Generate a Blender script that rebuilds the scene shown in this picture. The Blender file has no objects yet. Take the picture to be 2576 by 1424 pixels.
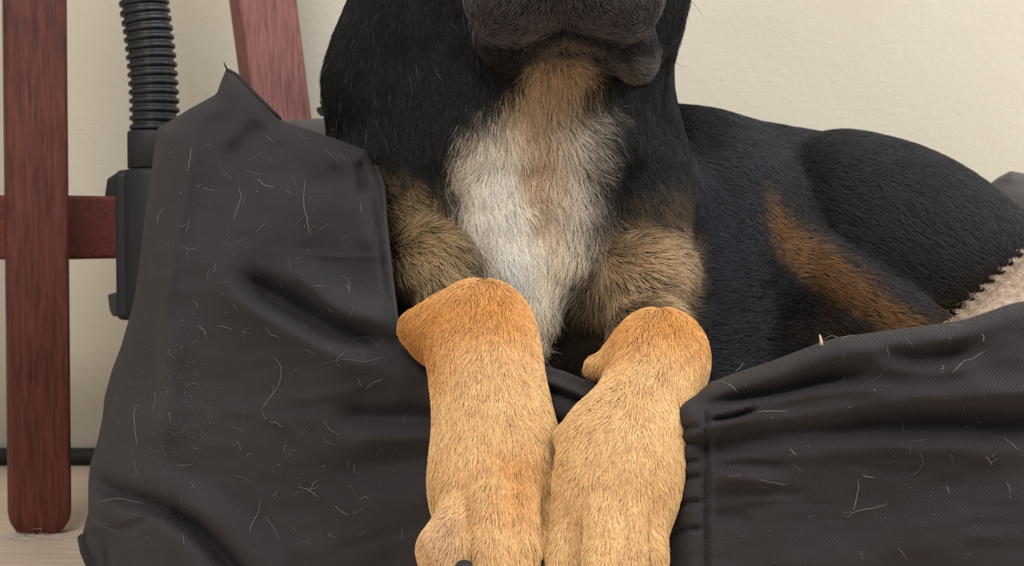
import bpy, math, random
import numpy as np
from mathutils import Vector, Matrix
random.seed(7)
RNG = np.random.default_rng(7)
sc = bpy.context.scene
COL = sc.collection

# ---------------------------------------------------------------- camera
F = 3450.0; CX, CY = 1288.0, 712.0; CAMZ = 0.273; PITCH = math.radians(2.2)
cd = bpy.data.cameras.new('camera'); cam = bpy.data.objects.new('camera', cd); COL.objects.link(cam)
cam.location = (0, 0, CAMZ); cam.rotation_euler = (math.radians(90) - PITCH, 0, 0)
cd.sensor_width = 36; cd.lens = 36 * F / 2576; cd.clip_start = 0.05
cd.dof.use_dof = True; cd.dof.focus_distance = 0.84; cd.dof.aperture_fstop = 17
sc.camera = cam

# ---------------------------------------------------------------- light
w = bpy.data.worlds.new('world'); sc.world = w; w.use_nodes = True
bg = w.node_tree.nodes['Background']; bg.inputs[0].default_value = (0.92, 0.95, 1.0, 1); bg.inputs[1].default_value = 0.50
def area(name, loc, target, sx, sy, power, color):
    l = bpy.data.lights.new(name, 'AREA'); l.shape = 'RECTANGLE'; l.size = sx; l.size_y = sy; l.energy = power; l.color = color
    o = bpy.data.objects.new(name, l); COL.objects.link(o); o.location = loc
    d = Vector(target) - Vector(loc); o.rotation_euler = d.to_track_quat('-Z', 'Y').to_euler()
    return o
area('window_daylight', (1.25, -0.15, 1.5), (0.25, 1.1, 0.2), 1.2, 1.0, 27, (0.98, 0.98, 1.0))
area('side_cool_fill', (1.75, 0.75, 0.95), (0.45, 1.35, 0.30), 0.9, 1.1, 11, (0.80, 0.90, 1.0))  # unseen cool lamp added to brighten the right wall and the dog's flank
area('room_warm_fill', (-0.5, -0.6, 1.6), (0.0, 0.9, 0.15), 0.9, 0.7, 26, (1.0, 0.93, 0.82))  # warm fill lamp added from the left, no visible source
vs = sc.view_settings
vs.view_transform = 'Standard'; vs.look = 'None'; vs.gamma = 1; vs.use_curve_mapping = False; vs.exposure = 0.0
sc.cycles.max_bounces = 5; sc.cycles.diffuse_bounces = 3; sc.cycles.glossy_bounces = 2; sc.cycles.transparent_max_bounces = 4
sc.cycles.caustics_reflective = False; sc.cycles.caustics_refractive = False

# ---------------------------------------------------------------- helpers
SP, CP = math.sin(PITCH), math.cos(PITCH)
def W(px, py, Y):
    """point of the room seen at (px, py) at distance Y in front of the camera (numpy friendly)"""
    px = np.asarray(px, float); py = np.asarray(py, float); Y = np.asarray(Y, float)
    a = (px - CX) / F; b = (CY - py) / F
    dy = CP + b * SP; dz = -SP + b * CP
    return np.stack(np.broadcast_arrays(a / dy * Y, Y, CAMZ + dz / dy * Y), -1)
def PX(p):
    """back to picture coordinates"""
    x, y, z = p[..., 0], p[..., 1], p[..., 2] - CAMZ
    d = y * CP - z * SP; u = y * SP + z * CP
    return CX + F * x / d, CY - F * u / d
def V(px, py, Y): return Vector([float(c) for c in W(px, py, Y)])

def noise3(p, freq, seed=0):
    q = p * freq + 37.1 * (seed + 1); i = np.floor(q).astype(np.int64); f = q - i; f = f * f * (3 - 2 * f)
    out = 0
    for a in (0, 1):
        for b in (0, 1):
            for c in (0, 1):
                n = (i[..., 0] + a) * 374761393 + (i[..., 1] + b) * 668265263 + (i[..., 2] + c) * 2147483647 + seed * 974711
                n = (n ^ (n >> 13)) * 1274126177; n = (n ^ (n >> 16)) & 0xffff
                wgt = (f[..., 0] if a else 1 - f[..., 0]) * (f[..., 1] if b else 1 - f[..., 1]) * (f[..., 2] if c else 1 - f[..., 2])
                out = out + wgt * (n / 65535.0)
    return out * 2 - 1

def np_mesh(name, verts, faces, mat, parent=None, smooth=True, colors=None, uv=None):
    """faces: (n,4) or (n,3) int array"""
    me = bpy.data.meshes.new(name); faces = np.asarray(faces); k = faces.shape[1]
    me.vertices.add(len(verts)); me.vertices.foreach_set('co', np.asarray(verts, np.float32).ravel())
    me.loops.add(faces.size); me.loops.foreach_set('vertex_index', faces.ravel().astype(np.int32))
    me.polygons.add(len(faces)); me.polygons.foreach_set('loop_start', (np.arange(len(faces)) * k).astype(np.int32))
    me.polygons.foreach_set('loop_total', np.full(len(faces), k, np.int32))
    me.update(calc_edges=True); me.validate()
    if smooth: me.polygons.foreach_set('use_smooth', np.ones(len(me.polygons), bool))
    if colors is not None:
        at = me.attributes.new('coat', 'FLOAT_COLOR', 'POINT')
        at.data.foreach_set('color', np.concatenate([colors, np.ones((len(colors), 1))], 1).astype(np.float32).ravel())
    if uv is not None:
        l = me.uv_layers.new(name='UVMap'); vi = np.empty(len(me.loops), np.int32); me.loops.foreach_get('vertex_index', vi)
        l.data.foreach_set('uv', uv[vi].astype(np.float32).ravel())
    me.materials.append(mat)
    o = bpy.data.objects.new(name, me); COL.objects.link(o); o.parent = parent
    return o
def py_mesh(name, verts, faces, mat, parent=None, smooth=False):
    me = bpy.data.meshes.new(name); me.from_pydata([tuple(v) for v in verts], [], faces); me.update()
    if smooth: me.polygons.foreach_set('use_smooth', [True] * len(me.polygons))
    me.materials.append(mat); o = bpy.data.objects.new(name, me); COL.objects.link(o); o.parent = parent
    return o
def empty(name, label, cat, loc=(0, 0, 0)):
    o = bpy.data.objects.new(name, None); COL.objects.link(o); o['label'] = label; o['category'] = cat
    o.location = loc
    return o
def under(o, root):
    """keep world place while parented to a root that is not at the origin"""
    o.parent = root; o.matrix_parent_inverse = Matrix.Translation(-root.location); return o
def bevel(o, width, seg=3):
    m = o.modifiers.new('soft', 'BEVEL'); m.width = width; m.segments = seg; m.limit_method = 'ANGLE'; return o

def poly_sd(px, py, poly):
    """signed distance (negative inside) to a polygon, in the polygon's units"""
    P = np.asarray(poly, float); n = len(P); d2 = np.full(px.shape, 1e18); ins = np.zeros(px.shape, bool)
    for i in range(n):
        ax, ay = P[i]; bx, by = P[(i + 1) % n]; ex, ey = bx - ax, by - ay
        t = np.clip(((px - ax) * ex + (py - ay) * ey) / (ex * ex + ey * ey + 1e-12), 0, 1)
        d2 = np.minimum(d2, (px - ax - t * ex) ** 2 + (py - ay - t * ey) ** 2)
        if ay != by:
            ins ^= ((ay > py) != (by > py)) & (px < (bx - ax) * (py - ay) / (by - ay) + ax)
    d = np.sqrt(d2); return np.where(ins, -d, d)
def poly_near(px, py, poly):
    P = np.asarray(poly, float); n = len(P); best = np.full(px.shape, 1e18); qx = px.copy(); qy = py.copy()
    for i in range(n):
        ax, ay = P[i]; bx, by = P[(i + 1) % n]; ex, ey = bx - ax, by - ay
        t = np.clip(((px - ax) * ex + (py - ay) * ey) / (ex * ex + ey * ey + 1e-12), 0, 1)
        x = ax + t * ex; y = ay + t * ey; d = (px - x) ** 2 + (py - y) ** 2; m = d < best
        best = np.where(m, d, best); qx = np.where(m, x, qx); qy = np.where(m, y, qy)
    return qx, qy
def catmull(pts, n=8, closed=True):
    P = [np.array(p, float) for p in pts]; out = []; N = len(P)
    rng = range(N) if closed else range(N - 1)
    for i in rng:
        g = (lambda k: P[k % N]) if closed else (lambda k: P[min(max(k, 0), N - 1)])
        p0, p1, p2, p3 = g(i - 1), g(i), g(i + 1), g(i + 2)
        for j in range(n):
            t = j / n
            out.append(0.5 * ((2 * p1) + (-p0 + p2) * t + (2 * p0 - 5 * p1 + 4 * p2 - p3) * t * t + (-p0 + 3 * p1 - 3 * p2 + p3) * t ** 3))
    if not closed: out.append(P[-1])
    return out
def stroke(px, py, line, width, amp, taper=True, asym=None):
    """height of a fold that runs along a line; asym = other width on the right-hand side of the direction of travel"""
    L = catmull(line, 6, closed=False); seg = np.array(L); cum = np.r_[0, np.cumsum(np.hypot(*np.diff(seg, axis=0).T))]; T = cum[-1]
    best = np.full(px.shape, 1e18); side = np.zeros(px.shape); pos = np.zeros(px.shape)
    for i in range(len(seg) - 1):
        ax, ay = seg[i]; bx, by = seg[i + 1]; ex, ey = bx - ax, by - ay; l2 = ex * ex + ey * ey + 1e-12
        t = np.clip(((px - ax) * ex + (py - ay) * ey) / l2, 0, 1)
        dx = px - ax - t * ex; dy = py - ay - t * ey; d = dx * dx + dy * dy; m = d < best
        best = np.where(m, d, best); side = np.where(m, ex * dy - ey * dx, side); pos = np.where(m, cum[i] + t * math.sqrt(l2), pos)
    d = np.sqrt(best); wd = np.where(side > 0, asym if asym else width, width)
    h = np.exp(-(d / wd) ** 2) * amp
    if taper:
        e = np.clip(np.minimum(pos, T - pos) / (0.28 * T), 0, 1); h = h * (0.08 + 0.92 * e * e * (3 - 2 * e))
    return h

def tube(name, pts, r, mat, parent=None, seg=12, prof=None):
    """sweep a circle along points; r number or list"""
    P = [Vector(p) for p in pts]; n = len(P); vs_, fs = [], []
    up = Vector((0.13, 0.99, 0.05))
    for i, p in enumerate(P):
        t = (P[min(i + 1, n - 1)] - P[max(i - 1, 0)]).normalized(); a = t.cross(up).normalized(); b = t.cross(a).normalized()
        rr = r[i] if hasattr(r, '__len__') else r
        for k in range(seg):
            th = 2 * math.pi * k / seg; vs_.append(p + (a * math.cos(th) + b * math.sin(th)) * rr)
    for i in range(n - 1):
        for k in range(seg):
            fs.append((i * seg + k, i * seg + (k + 1) % seg, (i + 1) * seg + (k + 1) % seg, (i + 1) * seg + k))
    fs.append(tuple(range(seg))[::-1]); fs.append(tuple((n - 1) * seg + k for k in range(seg)))
    return py_mesh(name, vs_, fs, mat, parent, True)
def prism(name, quads, mat, parent=None, bev=0.002):
    """quads: list of rings (4 points each) from one end to the other"""
    vs_, fs = [], []; k = len(quads[0])
    for q in quads: vs_ += [Vector(p) for p in q]
    for i in range(len(quads) - 1):
        for j in range(k): fs.append((i * k + j, i * k + (j + 1) % k, (i + 1) * k + (j + 1) % k, (i + 1) * k + j))
    fs.append(tuple(range(k))[::-1]); fs.append(tuple((len(quads) - 1) * k + j for j in range(k)))
    o = py_mesh(name, vs_, fs, mat, parent)
    import bmesh
    b = bmesh.new(); b.from_mesh(o.data); bmesh.ops.recalc_face_normals(b, faces=b.faces); b.to_mesh(o.data); b.free()
    if bev: bevel(o, bev)
    return o
def box(name, x0, x1, y0, y1, z0, z1, mat, parent=None, bev=0.002):
    return prism(name, [[(x0, y0, z), (x1, y0, z), (x1, y1, z), (x0, y1, z)] for z in (z0, z1)], mat, parent, bev)

# ---------------------------------------------------------------- materials
def mat(name, color=(0.5, 0.5, 0.5), rough=0.7, spec=0.3):
    m = bpy.data.materials.new(name); m.use_nodes = True; b = m.node_tree.nodes['Principled BSDF']
    b.inputs['Base Color'].default_value = (*color, 1); b.inputs['Roughness'].default_value = rough
    b.inputs['Specular IOR Level'].default_value = spec
    return m, m.node_tree, b
def nd(t, kind, **kw):
    n = t.nodes.new(kind)
    for k, v in kw.items():
        if k in n.inputs: n.inputs[k].default_value = v
        else: setattr(n, k, v)
    return n
def math_n(t, op, a, b=None):
    n = t.nodes.new('ShaderNodeMath'); n.operation = op
    for i, v in enumerate((a, b)):
        if v is None: continue
        if isinstance(v, (int, float)): n.inputs[i].default_value = v
        else: t.links.new(v, n.inputs[i])
    return n.outputs[0]
def ramp(t, fac, stops):
    r = t.nodes.new('ShaderNodeValToRGB'); e = r.color_ramp.elements
    while len(e) < len(stops): e.new(0.5)
    for k, (p, c) in enumerate(stops): e[k].position = p; e[k].color = (*c, 1)
    t.links.new(fac, r.inputs[0]); return r.outputs[0]
def bump(t, b, h, strength, dist):
    n = nd(t, 'ShaderNodeBump', Strength=strength, Distance=dist); t.links.new(h, n.inputs['Height']); t.links.new(n.outputs[0], b.inputs['Normal'])
def noise_t(t, scale, detail=4, vec=None, rough=0.5):
    n = nd(t, 'ShaderNodeTexNoise', Scale=scale, Detail=detail, Roughness=rough)
    if vec is not None: t.links.new(vec, n.inputs['Vector'])
    return n.outputs[0]
def objvec(t, scale=(1, 1, 1), rot=(0, 0, 0)):
    c = t.nodes.new('ShaderNodeTexCoord'); m = t.nodes.new('ShaderNodeMapping'); m.inputs['Scale'].default_value = scale; m.inputs['Rotation'].default_value = rot
    t.links.new(c.outputs['Object'], m.inputs[0]); return m.outputs[0]

# wall paint: cream plaster, fine orange-peel relief
M_WALL, t, b = mat('cream_plaster', rough=0.9, spec=0.15)
v = objvec(t, (1, 1, 1)); n1 = noise_t(t, 120, 6, v, 0.6); v2 = objvec(t, (60, 1, 420), (0, math.radians(-28), 0)); n2 = noise_t(t, 1.0, 3, v2)
t.links.new(ramp(t, noise_t(t, 3, 3, v), [(0.3, (0.585, 0.525, 0.41)), (0.7, (0.625, 0.575, 0.465))]), b.inputs['Base Color'])
bump(t, b, math_n(t, 'ADD', n1, math_n(t, 'MULTIPLY', n2, 0.35)), 0.55, 0.0016)
# floor: beige wood-look boards
M_FLOOR, t, b = mat('beige_floor', rough=0.6, spec=0.3)
v = objvec(t, (3, 22, 1)); n1 = noise_t(t, 6, 5, v)
t.links.new(ramp(t, n1, [(0.3, (0.56, 0.43, 0.335)), (0.7, (0.68, 0.54, 0.43))]), b.inputs['Base Color']); bump(t, b, n1, 0.15, 0.001)
# stained wood
def wood(name, c0, c1, sc_=(60, 60, 5), rough=0.52, rot=(0, 0, 0), spec=0.28):
    m, t, b = mat(name, rough=rough, spec=spec)
    v = objvec(t, sc_, rot); n1 = noise_t(t, 5, 6, v, 0.65); n2 = noise_t(t, 9, 3, objvec(t, (1, 1, 1)))
    c = ramp(t, math_n(t, 'ADD', math_n(t, 'MULTIPLY', n1, 0.7), math_n(t, 'MULTIPLY', n2, 0.3)), [(0.36, c0), (0.64, c1)])
    t.links.new(c, b.inputs['Base Color']); bump(t, b, n1, 0.3, 0.0006); return m
M_WOOD = wood('mahogany_wood', (0.045, 0.012, 0.008), (0.15, 0.040, 0.026))
M_WOOD_H = wood('mahogany_rail', (0.085, 0.016, 0.010), (0.18, 0.040, 0.026), (5, 60, 60))
M_WOOD_B = wood('mahogany_light', (0.085, 0.022, 0.017), (0.27, 0.10, 0.082), (75, 75, 3))
# plastics
M_BLACK, _, _ = mat('black_plastic', (0.012, 0.013, 0.015), 0.38, 0.5)
M_BLACK2, _, _ = mat('black_matt_plastic', (0.013, 0.014, 0.017), 0.6, 0.4)
M_GREY, _, _ = mat('dark_grey_plastic', (0.035, 0.032, 0.026), 0.5, 0.4)
M_SKIRT, _, _ = mat('black_skirting', (0.008, 0.008, 0.010), 0.5, 0.4)

def fabric(name, c0, c1, pitch=0.0017, rot=0.0, strength=0.8, twill=False):
    m, t, b = mat(name, rough=0.78, spec=0.32)
    uv = t.nodes.new('ShaderNodeUVMap'); mp = t.nodes.new('ShaderNodeMapping'); mp.inputs['Rotation'].default_value = (0, 0, rot)
    k = 2 * math.pi / pitch; mp.inputs['Scale'].default_value = (k, k * 1.05, 1); t.links.new(uv.outputs[0], mp.inputs[0])
    # a little waviness so that the threads are not ruler-straight
    nz = nd(t, 'ShaderNodeTexNoise', Scale=0.02, Detail=2.0); t.links.new(mp.outputs[0], nz.inputs['Vector'])
    s = t.nodes.new('ShaderNodeSeparateXYZ'); t.links.new(mp.outputs[0], s.inputs[0])
    wob = math_n(t, 'MULTIPLY', nz.outputs[0], 5.0)
    x = math_n(t, 'ADD', s.outputs[0], wob); y = math_n(t, 'ADD', s.outputs[1], wob)
    sx = math_n(t, 'SINE', x); sy = math_n(t, 'SINE', y)
    h = math_n(t, 'MULTIPLY', sx, sy) if not twill else math_n(t, 'ADD', math_n(t, 'MULTIPLY', math_n(t, 'SINE', math_n(t, 'ADD', x, y)), 0.8), math_n(t, 'MULTIPLY', sx, 0.35))
    n1 = noise_t(t, 7, 5, objvec(t)); n2 = noise_t(t, 900, 2, objvec(t))
    mix = math_n(t, 'ADD', n1, math_n(t, 'MULTIPLY', h, 0.11)); mix = math_n(t, 'ADD', mix, math_n(t, 'MULTIPLY', math_n(t, 'SUBTRACT', n2, 0.5), 0.3))
    t.links.new(ramp(t, mix, [(0.28, c0), (0.72, c1)]), b.inputs['Base Color'])
    b.inputs['Sheen Weight'].default_value = 0.05; b.inputs['Sheen Roughness'].default_value = 0.5
    bump(t, b, math_n(t, 'ADD', h, math_n(t, 'MULTIPLY', n2, 0.6)), strength, 0.00035); return m
M_FAB = fabric('charcoal_canvas', (0.0200, 0.0162, 0.0172), (0.0430, 0.0360, 0.0395), strength=1.0)
M_FAB_IN = fabric('charcoal_lining', (0.075, 0.068, 0.062), (0.115, 0.104, 0.095))
M_PIPE = fabric('charcoal_piping', (0.012, 0.011, 0.012), (0.024, 0.021, 0.022), 0.001)
M_FLEECE, t, b = mat('beige_fleece', rough=1.0, spec=0.05)
n1 = noise_t(t, 220, 4, objvec(t)); t.links.new(ramp(t, n1, [(0.3, (0.42, 0.31, 0.23)), (0.7, (0.64, 0.50, 0.39))]), b.inputs['Base Color']); bump(t, b, n1, 0.8, 0.003)

def attr_mat(name, rough, spec, gain=1.0, sheen=0.0):
    m, t, b = mat(name, rough=rough, spec=spec); a = t.nodes.new('ShaderNodeAttribute'); a.attribute_name = 'coat'
    t.links.new(a.outputs['Color'], b.inputs['Base Color'])
    return m
M_SKIN = attr_mat('dog_undercoat', 0.8, 0.1)
M_HAIR = attr_mat('dog_hair', 0.45, 0.28)
M_CLAW, _, _ = mat('dark_claw', (0.02, 0.022, 0.028), 0.35, 0.5)
M_NOSE, _, _ = mat('black_nose', (0.01, 0.01, 0.01), 0.35, 0.5)
M_EYE, _, _ = mat('brown_eye', (0.03, 0.012, 0.005), 0.08, 0.6)
M_SHED = attr_mat('pale_shed_hair', 0.5, 0.3)
M_STRAW, _, _ = mat('straw', (0.62, 0.48, 0.32), 0.7, 0.2)
M_LEAF, _, _ = mat('dark_green_leaf', (0.015, 0.022, 0.014), 0.6, 0.3)

def hair_obj(name, pts, radius, col, material, parent=None):
    """pts (N,K,3), radius (N,K) and col (N,K,3): fine hairs as curves"""
    N, K = pts.shape[:2]; hc = bpy.data.hair_curves.new(name); hc.add_curves([K] * N)
    hc.attributes['position'].data.foreach_set('vector', pts.astype(np.float32).ravel())
    ra = hc.attributes.get('radius') or hc.attributes.new('radius', 'FLOAT', 'POINT')
    ra.data.foreach_set('value', radius.astype(np.float32).ravel())
    ca = hc.attributes.new('coat', 'FLOAT_COLOR', 'POINT')
    ca.data.foreach_set('color', np.concatenate([col, np.ones((N, K, 1))], -1).astype(np.float32).ravel())
    hc.materials.append(material)
    o = bpy.data.objects.new(name, hc); COL.objects.link(o); o.parent = parent
    return o

# ---------------------------------------------------------------- the room
WALL_Y = 1.60
o = py_mesh('floor', [(-2.5, -1.5, 0), (2.5, -1.5, 0), (2.5, WALL_Y, 0), (-2.5, WALL_Y, 0)], [(0, 1, 2, 3)], M_FLOOR); o['kind'] = 'structure'
o = box('wall_back', -2.5, 2.5, WALL_Y, WALL_Y + 0.1, 0, 2.4, M_WALL, None, 0); o['kind'] = 'structure'
o = box('baseboard_back', -2.5, 2.5, WALL_Y - 0.022, WALL_Y - 0.0005, 0.0, 0.0195, M_SKIRT, None, 0.008); o['kind'] = 'structure'

# ---------------------------------------------------------------- wooden chair behind the bed
chair = empty('wooden_chair', 'reddish brown wooden chair with straight leg, rail and slanted leg against the wall', 'chair', (float(W(95, 1300, 1.235)[0]), 1.235, 0))
def leg_prism(name, secs, m, bev=0.004):
    """secs: (cx, cy, z, half width, half depth, turn)"""
    rings = []
    for cx, cy, z, hw, hd, rz in secs:
        c, s = math.cos(rz), math.sin(rz)
        rings.append([(cx + c * u - s * v_, cy + s * u + c * v_, z) for u, v_ in ((-hw, -hd), (hw, -hd), (hw, hd), (-hw, hd))])
    return under(prism(name, rings, m, None, bev), chair)
xb = float(W(94, 1320, 1.22)[0]); xt = float(W(81, 0, 1.22)[0]); zt = float(W(81, 0, 1.22)[2]); HW = 0.0264
ks = (xt - xb) / zt
leg_prism('leg', [(xb, 1.226, 0.0, HW - 0.013, 0.010, 0.43), (xb, 1.226, 0.005, HW - 0.006, 0.011, 0.43), (xb, 1.226, 0.013, HW - 0.0012, 0.012, 0.43),
                  (xb, 1.226, 0.020, HW, 0.012, 0.43), (xb + ks * 0.7, 1.226, 0.70, HW, 0.012, 0.43)], M_WOOD, 0.003)
zr1 = float(W(150, 491, 1.258)[2]); zr0 = float(W(150, 653, 1.258)[2])
xr0 = float(W(-420, 570, 1.26)[0]); xr1 = float(W(712, 570, 1.46)[0]); xm = float(W(150, 570, 1.2545)[0])
def rail_ring(x, y): return [(x, y, zr0), (x, y + 0.018, zr0), (x, y + 0.018, zr1), (x, y, zr1)]
under(prism('rail', [rail_ring(xr0, 1.2545), rail_ring(xm, 1.2545), rail_ring(xr1, 1.447)], M_WOOD_H, None, 0.0035), chair)
# slanted leg, turned a little so that its left side shows
def sl(py): return float(W(661 + (700 - 661) * py / 300, py, 1.475)[0])
z0_, z1_ = float(W(700, 300, 1.475)[2]), float(W(661, 0, 1.475)[2]); x0_, x1_ = sl(300), sl(0); kk = (x1_ - x0_) / (z1_ - z0_)
xf = x0_ - kk * z0_
leg_prism('leg', [(xf, 1.475, 0.0, 0.0305, 0.018, 0.50), (xf + kk * 0.70, 1.475, 0.70, 0.0330, 0.018, 0.50)], M_WOOD_B, 0.003)
leg_prism('leg', [(xr0 + .02, 1.29, 0.0, 0.0277, 0.016, 0.0), (xr0 + 0.02, 1.29, 0.70, 0.0277, 0.016, 0.0)], M_WOOD, 0.003)

# ---------------------------------------------------------------- vacuum cleaner with its ribbed hose
vac = empty('vacuum_cleaner', 'black vacuum cleaner pipe with ribbed hose standing between chair and dog bed', 'vacuum cleaner', (float(W(385, 700, 1.19)[0]), 1.19, 0))
D_H = 1.20
path = [V(348, -330, D_H), V(352, -160, D_H), V(362, 0, D_H), V(373, 80, D_H), V(382, 160, D_H), V(388, 250, D_H), V(389, 328, D_H)]
path = catmull([tuple(p) for p in path], 60, closed=False)
path = [Vector(p) for p in path]; cum = [0]
for a_, b_ in zip(path[:-1], path[1:]): cum.append(cum[-1] + (b_ - a_).length)
PIT = 22.2 * D_H / F; ro, ri = 61.5 * D_H / F, 54.0 * D_H / F
N_ = int(cum[-1] / (PIT / 14)); pts_, rad_ = [], []
j = 0
for i in range(N_ + 1):
    s_ = cum[-1] * i / N_
    while j < len(cum) - 2 and cum[j + 1] < s_: j += 1
    f_ = (s_ - cum[j]) / max(cum[j + 1] - cum[j], 1e-9); pts_.append(path[j].lerp(path[j + 1], min(f_, 1)))
    ph = (s_ / PIT) % 1.0; q = 0.5 + 0.5 * math.cos(2 * math.pi * ph)
    rad_.append(ri + (ro - ri) * min(1, max(0, (q - 0.22) * 1.9)) ** 0.7)
under(tube('hose', pts_, rad_, M_BLACK, None, 40), vac)
def zz(py, Y=D_H): return float(W(389, py, Y)[2])
xc = float(W(389, 400, D_H)[0]); R1 = 66 * D_H / F
under(tube('cuff', [(xc, D_H, z) for z in (zz(424), zz(422), zz(338), zz(331), zz(329))], [R1 * .97, R1, R1, R1 * .97, R1 * .80], M_BLACK2, None, 40), vac)
cuff2 = [(xc, D_H, z) for z in (zz(800), zz(780), zz(440), zz(428), zz(425.5))]
R2 = 74 * D_H / F
under(tube('pipe_socket', cuff2, [R2 * .9, R2, R2, R2 * .97, R1 * .95], M_BLACK2, None, 40), vac)
xl = float(W(303, 600, 1.215)[0])
under(box('body', xl, xc + 0.028, 1.195, 1.2455, zz(802, 1.22), zz(430, 1.22), M_BLACK2, None, 0.006), vac)
under(tube('wand', [(xc, D_H, 0.003), (xc, D_H, zz(795))], R1 * 0.55, M_BLACK, None, 24), vac)
under(box('floor_head', xc - 0.02, xc + 0.11, D_H - 0.03, D_H + 0.04, 0.001, 0.03, M_BLACK2, None, 0.008), vac)
def plate(name, pix, Y0, Y1, m):
    r = [[V(x, y, Y) * 1 for x, y in pix] for Y in (Y0, Y1)]
    for q in r:
        for p_, (x, y) in zip(q, pix): pass
    return under(prism(name, r, m, None, 0.0015), vac)
plate('latch', [(264, 492), (270, 450), (304, 428), (345, 426), (345, 505), (264, 505)], 1.335, 1.36, M_GREY)
plate('latch', [(271, 741), (345, 722), (345, 801), (283, 795), (276, 780)], 1.222, 1.245, M_GREY)

# ---------------------------------------------------------------- dog bed
bed = empty('dog_bed', 'large charcoal canvas dog bed with stuffed sides and collapsed front rim', 'dog bed', (0.05, 0.83, 0))
def D0(px):
    xs = [0, 200, 420, 1000, 1400, 1776, 2576, 3000]; ds = [1.03, 0.975, 0.90, 0.835, 0.795, 0.745, 0.655, 0.615]
    return np.interp(px, xs, ds)
OUT = [(570, 172), (600, 190), (655, 245), (705, 302), (790, 330), (870, 358), (921, 378), (940, 415), (962, 455), (970, 490), (975, 560), (985, 650), (995, 740),
       (1003, 820), (1006, 858), (1050, 895), (1110, 905), (1200, 915), (1300, 915), (1358, 915), (1420, 934), (1480, 958), (1560, 990), (1650, 1000), (1745, 985),
       (1790, 960), (1850, 938), (1930, 912), (2010, 882), (2062, 862), (2110, 848), (2200, 836), (2300, 822), (2380, 812), (2430, 803), (2480, 786), (2540, 765), (2580, 757),
       (2680, 735), (2790, 720), (2860, 760), (2890, 860), (2895, 1000), (2895, 1500), (2870, 2010), (2500, 1952), (1776, 1812), (1400, 1745), (1000, 1690), (600, 1610),
       (420, 1560), (300, 1520), (235, 1460), (214, 1400), (205, 1365), (208, 1340), (222, 1290), (222, 1215), (226, 1170), (245, 1110), (258, 1050), (263, 1000), (282, 930), (305, 870), (328, 790), (340, 740),
       (352, 650), (362, 560), (380, 440), (388, 370), (397, 322), (430, 302), (480, 272), (520, 250), (545, 236), (556, 205)]
STEP = 6
gx = np.arange(180, 2940, STEP); gy = np.arange(130, 2060, STEP); GX, GY = np.meshgrid(gx, gy, indexing='ij'); GX = GX.astype(float); GY = GY.astype(float)
SD = poly_sd(GX, GY, OUT)
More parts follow.
